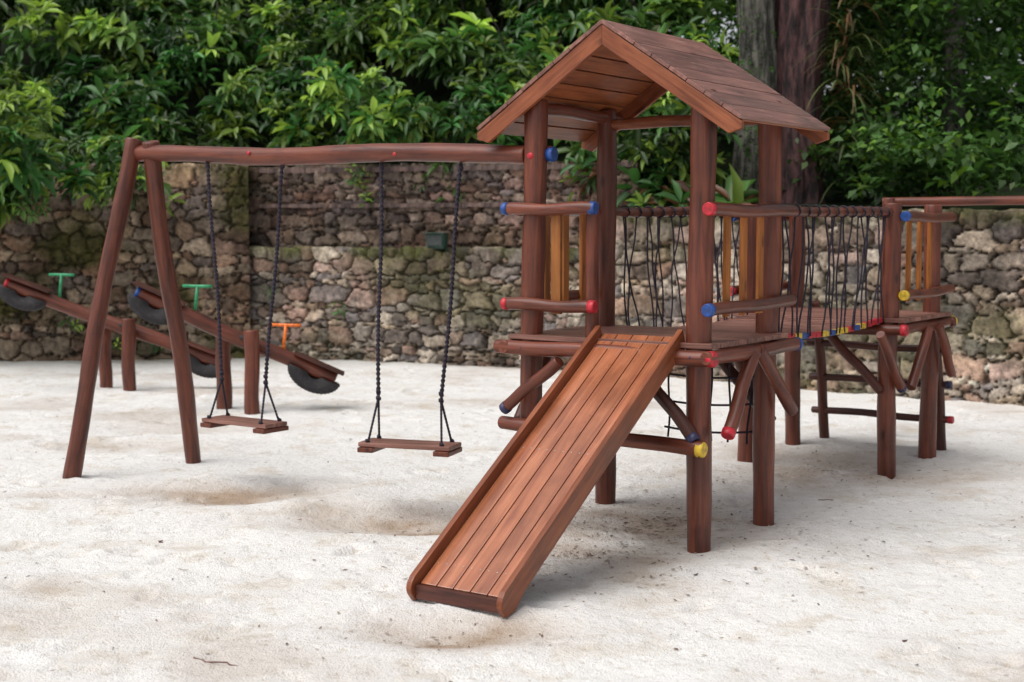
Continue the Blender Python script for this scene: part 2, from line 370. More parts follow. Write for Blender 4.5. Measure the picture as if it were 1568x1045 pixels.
plank("baluster_front",(-0.865,-0.045,1.22),(-0.865,-0.045,1.80),(1,0,0),0.062,0.022,tower,M_bal)
log("brace_right_a",(0.15,0.02,0.62),(0.13,0.36,1.02),0.036,tower,c0='r')
log("brace_right_b",(0.15,D+0.03,0.66),(0.13,0.44,1.04),0.036,tower)
log("brace_front_a",(0.02,-0.10,0.60),(-0.30,-0.10,0.96),0.034,tower,M_log2,c0='n')
log("brace_front_b",(-W-0.10,-0.13,0.68),(-W+0.27,-0.13,0.97),0.034,tower,c0='n')
log("brace_back_a",(0.0,D+0.09,0.58),(-0.36,D+0.09,0.96),0.034,tower,M_log2)
log("brace_back_b",(-W,D+0.09,0.58),(-W+0.36,D+0.09,0.96),0.034,tower,M_log2)
log("brace_left_a",(-W-0.10,0.02,0.60),(-W-0.10,0.34,0.98),0.034,tower,M_log2)
log("low_crossbar",(-W-0.14,-0.10,0.60),(0.075,-0.105,0.555),0.040,tower,M_log,c1='y')
nl=[]
for i in range(5):
    x=-0.10-0.13*i; nl.append(seg_pts((x,D+0.02,1.0),(x+R(-.03,.03),D+0.02,0.45),0.04,0,0.01))
for i in range(3): nl.append(seg_pts((-0.06,D+0.02,0.85-0.16*i),(-0.66,D+0.02,0.83-0.16*i),0.04,0.02,0.01))
tubes("climbing_ropes",nl,0.007,tower,M_rope,6)
# roof
xc=-0.5365; hw=0.815; zr=2.79; ze=2.25; yf=-0.09; yb=0.98
for sgn in (1,-1):
    sl=Vector((sgn*hw,0,ze-zr)); Ls=sl.length; d=sl.normalized(); nrm=Vector((-d.z*sgn,0,d.x*sgn)); 
    if nrm.z<0: nrm=-nrm
    npk=8; w=Ls/npk
    for i in range(npk):
        c=Vector((xc,0,zr))+d*w*(i+.5)+nrm*(-0.010+R(-.0015,.0015))
        if i==0: c=c+d*0.004
        plank("roof_board",(c.x,yf-0.038+R(-.002,.002),c.z),(c.x,yb+0.045+R(-.006,.006),c.z),d,w-0.004,0.020,tower,M_roof)
    for i in range(npk):
        c=Vector((xc,0,zr))+d*w*(i+.5)+nrm*(-0.027)
        if i in (0,): c=c+d*0.012
        plank("ceiling_board",(c.x,yf+0.004,c.z),(c.x,yb-0.004,c.z),d,w-0.012,0.010,tower,M_ceil,0.002)
    fw=0.088
    for (y0,nm) in ((yf-0.032,"front"),(yb+0.008,"back")):
        vdrop=fw/(hw/Ls)
        top0=Vector((xc,y0,zr-0.0245/(hw/Ls))); top1=top0+sl*0.995
        pts=[top0, top1, top1+Vector((0,0,-0.035)), top1-nrm*fw-d*0.03, Vector((xc,y0,top0.z-vdrop))]
        prism("fascia_"+nm,pts,(0,0.028,0),sl,tower,M_fascia)
    xx= 0 if sgn>0 else -W
    log("wall_plate",(xx-sgn*0.01,yf+0.03,2.355),(xx-sgn*0.01,yb-0.04,2.355),0.036,tower)
log("tie_beam_back",(-W-0.02,D+0.0,2.31),(0.02,D+0.0,2.31),0.034,tower,M_fascia)
log("ridge_pole",(xc,yf+0.03,2.695),(xc,yb-0.03,2.695),0.03,tower,M_fascia)
def nails(name,pts,parent,r=0.0045):
    V=[];F=[]
    for p,nn in pts:
        x,y,z=frame(nn); k=len(V); p=Vector(p)
        for j in range(6): V.append(p+x*r*math.cos(j*1.0472)+y*r*math.sin(j*1.0472)+z*0.0012)
        F.append(tuple(range(k,k+6)))
    mesh_obj(name,V,F,parent,M_nail,False)
npnt=[]
for sgn in (1,-1):
    sl=Vector((sgn*hw,0,ze-zr)); Ls=sl.length; d=sl.normalized(); nrm=Vector((abs(d.z)*sgn,0,abs(d.x)))
    for i in range(8):
        for y in (yf-0.01,yf+0.36,yf+0.71,yb+0.02):
            for o in (0.25,0.75):
                npnt.append((Vector((xc,y+R(-.006,.006),zr))+d*(Ls/8)*(i+o)+nrm*(0.002),nrm))
nails("roof_nails",npnt,tower)
def bolt(p,n,c,par,r=0.022):
    n=Vector(n).normalized(); V=[];F=[]
    prof=[(0,1.0),(0.4,0.95),(0.75,0.7),(0.95,0.35)]
    for z,q in prof:
        for j in range(14): V.append((r*q*math.cos(j*math.tau/14),r*q*math.sin(j*math.tau/14),z*r*0.7))
    for i in range(3):
        for j in range(14):
            k=(j+1)%14;F.append((i*14+j,i*14+k,(i+1)*14+k,(i+1)*14+j))
    F.append(tuple(42+j for j in range(14)))
    o=mesh_obj("bolt_cap",V,F,par,P[c]); o.matrix_local=fmat(Vector(p)-n*0.006,n)
bolt((-W+0.03,-0.062,2.09),(0,-1,0),'r',tower)
for (x,y) in ((0,0),(-W+0.01,0)):
    for z in (0.56,1.03): bolt((x+0.01,-0.142,z+0.0),(0,-1,0),'n',tower,0.009)
# ------------------------------------------------------------ slide
slide=empty("playground_slide",MW)
sc=-0.345; sw=0.265; T=Vector((0,-0.02,1.125)); Bt=Vector((0,-1.63,0.085))
sd=(Bt-T).normalized(); sn=Vector((0,-sd.z,sd.y)); 
if sn.z<0: sn=-sn
npk=5; inner=2*sw-0.06; w=inner/npk
ctr=lambda v,x: Vector((x,v.y,v.z))
for i in range(npk):
    x=sc-inner/2+w*(i+.5)
    a=ctr(T,x)-sn*0.013; b=ctr(Bt,x)-sn*0.013
    plank("slide_board_%d"%i,a,b,(1,0,0),w-0.006,0.026,slide,M_slide,0.004)
plank("slide_underlay",ctr(T-sn*0.036+sd*0.02,sc),ctr(Bt-sn*0.036-sd*0.02,sc),(1,0,0),inner-0.01,0.016,slide,M_log2)
for sgn in (-1,1):
    x=sc+sgn*sw-(0.03 if sgn>0 else 0)
    up=0.052; dnn=0.055
    pts=[T+sn*up, Bt+sn*up+sd*0.01]
    for a in np.linspace(0.15,1.0,6):
        th=a*math.pi/2
        pts.append(Bt+sd*(0.01+0.06*math.sin(th))+sn*(up*math.cos(th)-0.004))
    pts.append(Bt+sd*0.066-sn*0.05); pts.append(Bt+sd*0.0-sn*0.075)
    pts.append(Bt-sd*0.10-sn*dnn); pts.append(T-sn*dnn+sd*0.02)
    pts=[Vector((x,p.y,max(p.z,0.004))) for p in pts]
    prism("slide_side_board",pts,(0.03,0,0),sd,slide,M_fascia,0.004)
plank("slide_end_board",(sc-sw+0.031,Bt.y-0.022,Bt.z-0.034),(sc+sw-0.031,Bt.y-0.022,Bt.z-0.034),(0,0,1),0.062,0.024,slide,M_log2)
sp=[]
for t in (0.03,0.5,0.93):
    for i in range(npk):
        for o in (-.25,.25):
            x=sc-inner/2+w*(i+.5+o); p=T.lerp(Bt,t); sp.append((Vector((x,p.y,p.z))+sn*0.0005,sn))
nails("slide_screws",sp,slide,0.0035)
for t in (0.2,0.45,0.7): 
    p=T.lerp(Bt,t)-sn*0.062; log("slide_bearer",(sc-sw+0.03,p.y,p.z),(sc+sw-0.03,p.y,p.z),0.018,slide,M_log2)

# ------------------------------------------------------------ swing set
swing=empty("swing_set",MW)
log("top_beam",(-W-0.03,0.0,2.10),(-4.40,0.02,2.205),0.054,swing,wob=0.02,taper=-0.05)
log("leg_front",(-4.55,-0.46,-0.12),(-4.345,-0.0,2.30),0.058,swing,wob=0.02)
log("leg_back",(-4.34,0.50,-0.12),(-4.20,0.02,2.28),0.058,swing,wob=0.02)
bolt((-4.36,-0.07,2.16),(0,-1,0),'r',swing); bolt((-3.2,-0.058,2.17),(0,-1,.2),'r',swing,0.014); bolt((-2.0,-0.058,2.13),(0,-1,.2),'r',swing,0.014)
log("beam_end_stub",(-W+0.05,0.03,2.10),(-W+0.125,0.035,2.10),0.042,swing,c1='b')
def swing_seat(w0,w1,zs,fy,ctrw,yaw):
    hl=0.29
    M=Matrix.Translation((-ctrw,fy,zs))@Matrix.Rotation(yaw,4,'Z')
    g=lambda x,y,z: M@Vector((x,y,z))
    for k in (-1,1):
        plank("seat_board",g(-hl,k*0.052,0),g(hl,k*0.052,0),M.to_3x3()@Vector((0,1,0)),0.098,0.026,swing,M_deck,0.005)
    for k in (-1,1):
        plank("seat_cleat",g(k*0.24,-0.115,-0.031),g(k*0.24,0.115,-0.031),M.to_3x3()@Vector((1,0,0)),0.10,0.030,swing,M_log,0.006)
    for k,wt in ((-1,w0),(1,w1)):
        zt=2.10+0.105*(wt-1.09)/3.31
        top=Vector((-wt,0.0,zt)); hub=g(k*0.20,0,0.27)
        tubes("rope",[seg_pts(top+Vector((0,0,-0.04)),hub,0.008,0,0.008)],0.0105,swing,M_rope,8,110,0.42)
        l2=[seg_pts(hub,g(k*0.235,-0.085,0.0),0.01,0,0.0),seg_pts(hub,g(k*0.235,0.085,0.0),0.01,0,0.0)]
        tubes("rope_bridle",l2,0.007,swing,M_rope,7,150,0.25)
        kn=[]
        for c,rr in ((hub,0.015),(g(k*0.235,-0.085,0.022),0.012),(g(k*0.235,0.085,0.022),0.012),(hub+Vector((0,0,0.04)),0.013),(top+Vector((0,0,-0.075)),0.014)):
            kn.append([c+Vector((rr*math.cos(a)*(.6),rr*math.sin(a)*.6,0.010*math.sin(a*0.5)+a*0.0015-0.01)) for a in np.linspace(0,12,26)])
        tubes("rope_knot",kn,0.008,swing,M_rope,6)
        # small steel eye under the beam
        tubes("eye_bolt",[[top+Vector((0,0.014*math.cos(a),-0.060+0.014*math.sin(a))) for a in np.linspace(0,math.tau,14)]],0.004,swing,M_tire,6)
swing_seat(3.63,2.957,0.43,-0.03,3.30,0.0)
swing_seat(2.146,1.552,0.415,-0.10,1.86,0.28)

# ------------------------------------------------------------ rope bridge
bridge=empty("rope_bridge",MW)
Y0,Y1=D+0.14,2.82-0.07
nbp=17; bw=(Y1-Y0)/nbp
seq=['b','y','r','y','b','r','r','y','b','y','y','r','b','y','r','r','r']
sag=lambda y: -0.035*4*((y-Y0)/(Y1-Y0))*(1-(y-Y0)/(Y1-Y0))
for i in range(nbp):
    y=Y0+bw*(i+.5); z=1.07+sag(y)
    plank("bridge_board_%d"%i,(-0.98,y,z),(-0.055,y,z),(0,1,0),bw-0.012,0.03,bridge,M_deck,0.004)
    plank("painted_board_end",(-0.056,y,z),(-0.02,y,z),(0,1,0),bw-0.008,0.034,bridge,P[seq[i]],0.004)
lines=[]
for x in (-0.10,-0.92): lines.append([Vector((x,Y0-0.05+(Y1-Y0+.1)*t,1.045+sag(Y0+(Y1-Y0)*t))) for t in np.linspace(0,1,30)])
tubes("bridge_cables",lines,0.012,bridge,M_rope)
for x in (0.0,-W):
    log("handrail",(x,D+0.05,1.79),(x,2.82-0.04,1.80),0.030,bridge)
    ls=[]; ny=12
    for i in range(ny):
        y=Y0+(Y1-Y0)*(i+.5)/ny; zb=1.06+sag(y); xb=(x-0.02 if x==0 else x+0.05)
        if i%3!=1: ls.append(seg_pts((x-0.01,y,1.80),(xb,y+R(-.04,.04),zb),0.05,0,0.012))
        ls.append([Vector((x+0.034*math.cos(a),y+0.006*a*0.3,1.795+0.034*math.sin(a))) for a in np.linspace(0,math.tau,14)])
        yn=y+(Y1-Y0)/ny*(1 if i%2==0 else -1)*R(0.7,1.5)
        yn=min(max(yn,Y0),Y1)
        mid=Vector((x,(y+yn)/2+R(-.02,.02),1.42+R(-.04,.04)))
        ls.append(seg_pts((x+0.005,y,1.78),mid,0.05,0,0.006)+seg_pts(mid,(xb,yn,zb),0.05,0,0.006)[1:])
    tubes("rope_net",ls,0.0060,bridge,M_rope,6)
log("bridge_rail_end",(-W-0.02,D+0.02,1.79),(-W-0.02,D-0.02,1.79),0.036,bridge,c1='b')

# ------------------------------------------------------------ second platform
plat=empty("climbing_platform",MW)
PY0,PY1=2.82,3.67
for nm,x,y in (("a",0,PY0),("b",0,PY1),("c",-W,PY0),("d",-W,PY1)):
    post("post_"+nm,x,y,1.86,0.062,plat)
nb=9; dpw=(PY1-PY0+0.16)/nb
for i in range(nb):
    y=PY0-0.08+dpw*(i+.5); plank("deck_board_%d"%i,(-W-0.10,y,ZD-0.034),(0.13,y,ZD-0.034),(0,1,0),dpw-0.006,0.028,plat,M_deck)
zb=ZB-0.025
log("beam_a",(-W-0.16,PY0-0.10,zb),(0.15,PY0-0.10,zb),0.038,plat,c1='r')
log("beam_b",(-W-0.16,PY1+0.10,zb),(0.15,PY1+0.10,zb),0.038,plat)
log("beam_c",(0.10,PY0-0.06,zb),(0.10,PY1+0.2,zb),0.038,plat,c1='y')
log("beam_d",(-W-0.10,PY0-0.16,zb),(-W-0.10,PY1+0.2,zb),0.038,plat)
rails(plat,0.095,PY0-0.02,PY1+0.16,1.77,1.235,'b','y',3,(PY0+0.2,PY0+0.42,PY0+0.64))
rails(plat,-W-0.09,PY0-0.10,PY1+0.12,1.77,1.235,'b','r',3,(PY0+0.2,PY0+0.42,PY0+0.64))
log("brace_a",(0.10,PY0-0.02,0.60),(0.10,PY0-0.46,1.0),0.034,plat,M_log,c0='n')
log("brace_b",(0.14,PY0+0.05,0.60),(0.14,PY0+0.38,0.99),0.034,plat,M_log)
log("brace_c",(0.14,PY1+0.08,0.62),(0.14,PY1-0.25,1.0),0.034,plat,M_log)
log("brace_d",(-W,PY0-0.02,0.60),(-W,PY0-0.42,1.0),0.034,plat,M_log2)
log("brace_e",(-0.02,PY0-0.09,0.58),(-0.40,PY0-0.09,0.96),0.032,plat,M_log2)
log("brace_f",(-W+0.02,PY0-0.09,0.58),(-W+0.36,PY0-0.09,0.96),0.032,plat,M_log2)
for x in (-0.95,-0.02):
    log("ladder_stile",(x,PY1+0.40,-0.1),(x,PY1+0.13,1.12),0.04,plat,M_log2)
for i,z in enumerate((0.25,0.52,0.79)):
    y=PY1+0.40-0.27*(z+0.1)/1.22; log("ladder_rung",(-1.04,y,z),(0.08,y,z),0.028,plat,M_log2,c1=('r','n','b')[i])

hb=empty("horizontal_bar")
log("bar",(2.98,11.5,1.90),(6.4,10.6,1.90),0.036,hb)
log("upright_a",(3.03,11.48,-0.1),(3.03,11.48,1.93),0.05,hb); log("upright_b",(6.3,10.63,-0.1),(6.3,10.63,1.93),0.05,hb)

# ------------------------------------------------------------ seesaws
def seesaw(cx,cy,dirx,diry,half,zp,zhi,c_hi,pv):
    e=empty("seesaw")
    u=Vector((dirx,diry,0)).normalized(); v=Vector((u.y,-u.x,0))
    pv=Vector((pv[0],pv[1],0))
    c=Vector((cx,cy,0))
    zl=2*zp-zhi
    hi=c-u*half+Vector((0,0,zhi)); lo=c+u*half+Vector((0,0,zl))
    log("seesaw_log",hi,lo,0.070,e,M_log,c0=c_hi,wob=0.015)
    for k in (-1,1):
        log("pivot_post",c+pv*k+Vector((0,0,-.1)),c+pv*k+Vector((0,0,zp+0.07)),0.070,e,M_log)
    log("axle",c-pv+Vector((0,0,zp)),c+pv+Vector((0,0,zp)),0.02,e,M_tire)
    al=(lo-hi).normalized()
    up=al.cross(v).normalized(); 
    if up.z<0: up=-up
    for sgn,end in ((-1,hi),(1,lo)):
        m_=end-al*sgn*0.20-up*0.03
        V=[];F=[]
        prof=[(-0.075,0.25),(-0.11,0.6),(-0.115,0.85),(-0.09,0.98),(-0.03,1.02),(0.03,1.02),(0.09,0.98),(0.115,0.85),(0.11,0.6),(0.075,0.25)]
        RR=0.25; ns=40; npf=len(prof)
        for i in range(ns+1):
            a=math.pi*i/ns; tr=1+(0.03 if i%2 else 0)
            for w_,q in prof:
                qq=q*(tr if q>0.9 else 1)
                V.append(m_+al*(math.cos(a)*RR*qq)-up*(math.sin(a)*RR*0.66*qq)+v*w_)
        for i in range(ns):
            for j in range(npf):
                k=(j+1)%npf; F.append((i*npf+j,i*npf+k,(i+1)*npf+k,(i+1)*npf+j))
        F.append(tuple(range(npf))); F.append(tuple(ns*npf+j for j in range(npf)))
        mesh_obj("tire_bumper",V,F,e,M_tire)
        plank("seat_board",m_-al*0.25+up*0.11,m_+al*0.25+up*0.11,v,0.22,0.025,e,M_log2,0.005)
        hp=end-al*sgn*0.55+up*0.05; top=hp+Vector((0,0,0.25))+al*0.03; cc='g' if sgn<0 else 'o'
        bar=Vector((0.9,-0.3,0)).normalized() 
        tubes("handle",[[hp,hp.lerp(top,.5),top],[top-bar*0.15,top-bar*0.05,top+bar*0.05,top+bar*0.15]],0.016,e,P[cc],10)
    return e
seesaw(-2.54,13.1,1.0,0.10,0.90,0.69,1.10,'b',(0.162,-0.165))
seesaw(-4.11,14.74,1.0,0.10,1.10,0.69,1.12,'r',(0.165,-0.15))

# ------------------------------------------------------------ stone walls
WP=[(-3.45,18.7),(0.3,17.2),(5.0,13.45),(10.5,9.2)]
def poly_pos(WPs,u):
    P_=np.array(WPs); sg=np.diff(P_,axis=0); ln=np.hypot(sg[:,0],sg[:,1]); cu=np.concatenate([[0],np.cumsum(ln)])
    i=np.clip(np.searchsorted(cu,u,side='right')-1,0,len(ln)-1); t=(u-cu[i])/ln[i]
    p=P_[i]+sg[i]*t[:,None]
    def nrm(uu):
        k=np.clip(np.searchsorted(cu,uu,side='right')-1,0,len(ln)-1); return np.stack([sg[k,1]/ln[k],-sg[k,0]/ln[k]],1)
    nn=nrm(u)+nrm(u-0.15)+nrm(u+0.15); nn/=np.hypot(nn[:,0],nn[:,1])[:,None]
    return p,nn,cu[-1]
def stone_wall(name,WPs,ztop,z0=-0.15,thick=0.5,seed=1,step=0.02,hr=(0.08,0.26),tint=(1,1,1),moss=0.3,depth=0.06,topmoss=0.5,thin=0.25,sat=0.85):
    rg=np.random.default_rng(seed)
    _,_,Lt=poly_pos(WPs,np.array([0.0])); us=np.linspace(0,Lt,int(Lt/step)); p,nn,_=poly_pos(WPs,us)
    zt=ztop(us) if callable(ztop) else np.full_like(us,ztop); H=zt.max()-z0
    nv=int(H/step); ntp=int(thick/0.03)
    vv=np.linspace(0,1,nv)
    U=np.repeat(us[:,None],nv+ntp+1,1)
    Z=np.zeros_like(U);B=np.zeros_like(U);S=np.zeros_like(U)
    Z[:,:nv]=z0+vv[None,:]*(zt[:,None]-z0); S[:,:nv]=Z[:,:nv]
    tt=np.linspace(0,thick,ntp+1)[1:]
    Z[:,nv:nv+ntp]=zt[:,None]; B[:,nv:nv+ntp]=tt[None,:]; S[:,nv:nv+ntp]=zt[:,None]+tt[None,:]
    Z[:,-1]=z0;B[:,-1]=thick;S[:,-1]=zt+thick+0.3
    st=[];z=z0
    while z<zt.max()+thick+0.4:
        isthin=rg.random()<thin
        h=rg.uniform(0.05,0.09) if isthin else rg.uniform(*hr); x=-rg.uniform(0,.3)
        while x<Lt+0.3:
            w=rg.uniform(0.1,0.32) if isthin else h*rg.uniform(0.8,2.3)
            hh=h*rg.uniform(0.65,1.3)
            st.append((x+w/2,z+h/2+rg.uniform(-.35,.35)*h,w/2,hh/2))
            if not isthin and rg.random()<0.55: st.append((x+w+rg.uniform(-.02,.02),z+h*rg.uniform(0,1),rg.uniform(.02,.05),rg.uniform(.015,.04)))
            x+=w
        z+=h
    st=np.array(st,dtype=np.float32)
    Xw=U+0.15*(fbm(U*3,S*3,seed+1,2)-.375)+0.10*(fbm(U*10,S*10,seed+7,3)-.43); Zw=S+0.15*(fbm(U*2.5+9,S*3,seed+2,2)-.375)+0.09*(fbm(U*11+4,S*11,seed+5,3)-.43)
    nst=len(st)
    E=np.zeros_like(U);ID=np.zeros(U.shape,dtype=int)
    for a in range(0,len(us),24):
        sl=slice(a,min(a+24,len(us))); lo,hi=us[sl].min()-0.45,us[sl].max()+0.45
        idx=np.where((st[:,0]>lo)&(st[:,0]<hi))[0]; s=st[idx]
        x=Xw[sl].ravel().astype(np.float32);y=Zw[sl].ravel().astype(np.float32)
        dx=np.abs(x[:,None]-s[None,:,0])/s[None,:,2]; dy=np.abs(y[:,None]-s[None,:,1])/s[None,:,3]
        dd=(dx*dx*dx+dy*dy*dy)**(1/3)
        o=np.argpartition(dd,1,axis=1)[:,:2]; r=np.arange(len(x))
        f0=dd[r,o[:,0]];f1=dd[r,o[:,1]]; sw_=f0>f1; near=np.where(sw_,o[:,1],o[:,0])
        E[sl]=np.abs(f1-f0).reshape(E[sl].shape); ID[sl]=idx[near].reshape(E[sl].shape)
    pal=np.array([(0.35,0.29,0.22),(0.30,0.27,0.24),(0.29,0.20,0.155),(0.15,0.13,0.12),(0.47,0.42,0.36),(0.22,0.17,0.135),(0.40,0.35,0.29),(0.20,0.185,0.19),(0.34,0.25,0.22)])
    cs=pal[rg.integers(0,len(pal),nst)]*rg.uniform(0.65,1.2,(nst,1))
    gm=cs.mean(1,keepdims=True); cs=gm+(cs-gm)*sat
    off=rg.uniform(-1,1,nst); tx=rg.uniform(-1,1,(nst,2))
    e=np.clip((E-0.03)/0.34,0,1); e=e*e*(3-2*e)
    tilt=(tx[ID,0]*(U-st[ID,0])/st[ID,2]+tx[ID,1]*(S-st[ID,1])/st[ID,3])*0.012
    hgt=depth*e+(off[ID]*0.02+np.clip(tilt,-.02,.02))*e+0.04*(fbm(U*9,S*9,seed+3,4)-.44)*e
    f1_=fbm(U*5,S*5,seed+12,5); f2_=fbm(U*18,S*18,seed+13,3)
    colr=cs[ID]*(0.20+1.0*f1_+0.70*f2_)[...,None]*1.05
    lich=np.clip((fbm(U*7+3,S*7,seed+51,4)-0.60)*7,0,1)[...,None]*0.5; colr=colr*(1-lich)+np.array([0.42,0.40,0.37])*lich
    rust=np.clip((fbm(U*1.6+3,S*1.6,seed+61,4)-0.50)*5,0,1)[...,None]*0.25; colr=colr*(1-rust)+colr*np.array([1.25,0.85,0.62])*rust
    mort=np.array([0.055,0.042,0.034]); mo=np.clip((0.19-E)/0.11,0,1)[...,None]
    mv=mort*(0.3+1.8*fbm(U*14,S*14,seed+6,3))[...,None]
    colr=colr*(1-mo)+mv*mo
    stain=np.clip((fbm(U*2.2,S*0.7,seed+71,5)-0.48)*6,0,1)[...,None]*0.6; colr=colr*(1-stain)+colr*np.array([0.36,0.33,0.30])*stain
    ms=np.clip((fbm(U*0.9,S*1.4,seed+20,5)-0.45)*5,0,1)*moss+np.clip(1-(zt[:,None]-Z)/0.12,0,1)*topmoss*np.clip(fbm(U*3,S*6,seed+31,3)*2.2-.3,0,1)
    ms=np.clip(ms*(0.5+f2_),0,0.9)[...,None]
    colr=colr*(1-ms)+np.array([0.062,0.072,0.020])*(0.4+1.3*f1_)[...,None]*ms
    dk=np.clip(0.50+0.85*fbm(U*0.6,S*1.1,seed+40,4)+0.0,0.4,1.15)[...,None]; colr=colr*dk
    colr*=np.array(tint)
    topm=B>0
    X=p[:,0][:,None]-nn[:,0][:,None]*B; Yy=p[:,1][:,None]-nn[:,1][:,None]*B
    hf=np.where(topm,0,hgt); X=X+nn[:,0][:,None]*hf; Yy=Yy+nn[:,1][:,None]*hf
    near_top=np.clip(1-(zt[:,None]-Z)/0.06,0,1)*1.0
    Z2=Z+np.where(Z>z0+.1,1,0)*near_top*(hgt*0.9+0.03*(fbm(U*2,S*0+3,seed+8,3)-.4))
    return np_mesh(name,np.stack([X,Yy,Z2],-1).reshape(-1,3),grid_quads(U.shape[0],U.shape[1]),None,np.clip(colr,0.01,0.6).reshape(-1,3),M_stone,True)
stone_wall("stone_retaining_wall",WP,lambda u: 1.37+0.42*np.clip((u-4.6)/0.5,0,1),seed=3,hr=(0.09,0.26),moss=0.5,tint=(1.05,0.98,0.90),topmoss=1.0,depth=0.07)
stone_wall("stone_retaining_wall.001",[(-11,17.3),(-3.42,18.55)],2.44,seed=8,hr=(0.08,0.22),moss=1.1,tint=(0.82,0.70,0.58))
stone_wall("stone_retaining_wall.002",[(-3.6,19.0),(0.45,17.55),(1.5,16.75)],2.43,z0=1.0,seed=14,hr=(0.07,0.20),moss=0.4,tint=(0.60,0.50,0.46),topmoss=0.2)
def band(z,h,off):
    pp=[(-3.3,18.88),(0.45,17.55-.02),(1.45,16.77)]
    V=[];F=[]
    us=np.linspace(0,5.3,150); p,nn,_=poly_pos(pp,us)
    for i in range(len(us)):
        w=0.012*math.sin(i*1.3)+R(-.012,.012)
        for (o,zz) in ((-0.05,-h/2),(off+w,-h/2),(off+w,h/2),(-0.05,h/2)):
            V.append((p[i,0]+nn[i,0]*o,p[i,1]+nn[i,1]*o,z+zz+R(-.008,.008)))
    for i in range(len(us)-1):
        for j in range(3): F.append((i*4+j,i*4+j+1,i*4+j+5,i*4+j+4))
    return V,F
M_band=mat_bark("weathered_concrete",(0.05,0.033,0.03),(0.17,0.11,0.095),0.4)
for zz,h in ((1.97,0.05),(2.43,0.06)):
    V,F=band(zz,h,0.07); mesh_obj("stone_string_course",V,F,None,M_band,False)

lampe=empty("garden_floodlight"); lampe.matrix_world=Matrix.Translation((-0.93,17.70,1.52))@Matrix.Rotation(math.radians(-22),4,'Z')
bm=bmesh.new(); bmesh.ops.create_cube(bm,size=1)
for v in bm.verts:
    t=0.85 if v.co.z<0 else 1.0; v.co=Vector((v.co.x*0.27*t,v.co.y*(0.16 if v.co.z>0 else 0.10),v.co.z*0.19))
bmesh.ops.bevel(bm,geom=bm.edges[:],offset=0.012,segments=2,affect='EDGES')
me=bpy.data.meshes.new("housing"); bm.to_mesh(me); bm.free(); link(bpy.data.objects.new("housing",me),lampe,M_lamp)
plank("lens",(-0.10,-0.072,0.01),(0.10,-0.072,0.01),(0,0,1),0.12,0.012,lampe,M_glass)
plank("visor",(-0.145,-0.05,0.105),(0.145,-0.05,0.105),(0,1,0),0.16,0.012,lampe,M_lamp)
for x in (-0.13,0.13): plank("bracket",(x,0.0,-0.16),(x,0,0.02),(0,1,0),0.03,0.008,lampe,M_lamp)

# ------------------------------------------------------------ hillside
def wy(x):
    return np.interp(x,[-12,-3.45,0.3,5.0,10.5,20],[17.2,18.75,17.35,13.55,9.3,5.0])
def hb_(x): return np.interp(x,[-12,1.2,1.9,20],[2.38,2.38,1.70,1.75])
hx=np.linspace(-30,32,180); hd=np.concatenate([np.linspace(0,6,40),np.linspace(6.5,60,40)])
HX,HD=np.meshgrid(hx,hd,indexing='ij')
HZ=hb_(HX)-0.03+HD*(0.10+0.40*np.clip((4-HX)/3,0,1)*np.clip(HD/4,0,1))+0.25*np.clip(HD,0,1)*(fbm(HX*0.8,HD*0.8,3,4)-0.3)
HY=wy(HX)+0.42+HD*1.0
np_mesh("hillside_terrain",np.stack([HX,HY,HZ],-1).reshape(-1,3),grid_quads(len(hx),len(hd)),None,None,M_soil,True)

# ------------------------------------------------------------ leaves
T8=np.array([(0,0,0),(-.42,.33,.10),(0,.33,-.03),(.42,.33,.10),(-.36,.68,.06),(0,.68,-.10),(.36,.68,.06),(0,1,-.22)])
T8q=np.array([(1,2,5,4),(2,3,6,5)]);T8t=np.array([(0,2,1),(0,3,2),(4,5,7),(5,6,7)])
T4=np.array([(0,0,0),(-.5,.5,.12),(0,1,-.15),(.5,.5,.12)]);T4q=np.array([(0,3,2,1)])
def leaves(name,O,Dv,Ln,Wd,C,mat,tmpl=8,up=None):
    O=np.asarray(O);Dv=np.asarray(Dv);n=len(O)
    y=Dv/np.linalg.norm(Dv,axis=1)[:,None]
    u=np.tile([0,-0.15,1.0],(n,1))+rng.normal(0,0.35,(n,3)) if up is None else up
    z=u-(u*y).sum(1)[:,None]*y; z/=np.linalg.norm(z,axis=1)[:,None]+1e-9; x=np.cross(y,z)
    Tm=T8 if tmpl==8 else T4; k=len(Tm)
    Wd=np.asarray(Wd);Ln=np.asarray(Ln)
    V=O[:,None,:]+Tm[None,:,0,None]*Wd[:,None,None]*x[:,None,:]+Tm[None,:,1,None]*Ln[:,None,None]*y[:,None,:]+Tm[None,:,2,None]*Ln[:,None,None]*z[:,None,:]
    base=(np.arange(n)*k)[:,None,None]
    if tmpl==8:
        q=(T8q[None]+base).reshape(-1,4); t=(T8t[None]+base).reshape(-1,3)
    else: q=(T4q[None]+base).reshape(-1,4); t=None
    return np_mesh(name,V.reshape(-1,3),q,t,np.repeat(np.asarray(C),k,axis=0),mat,tmpl==8)
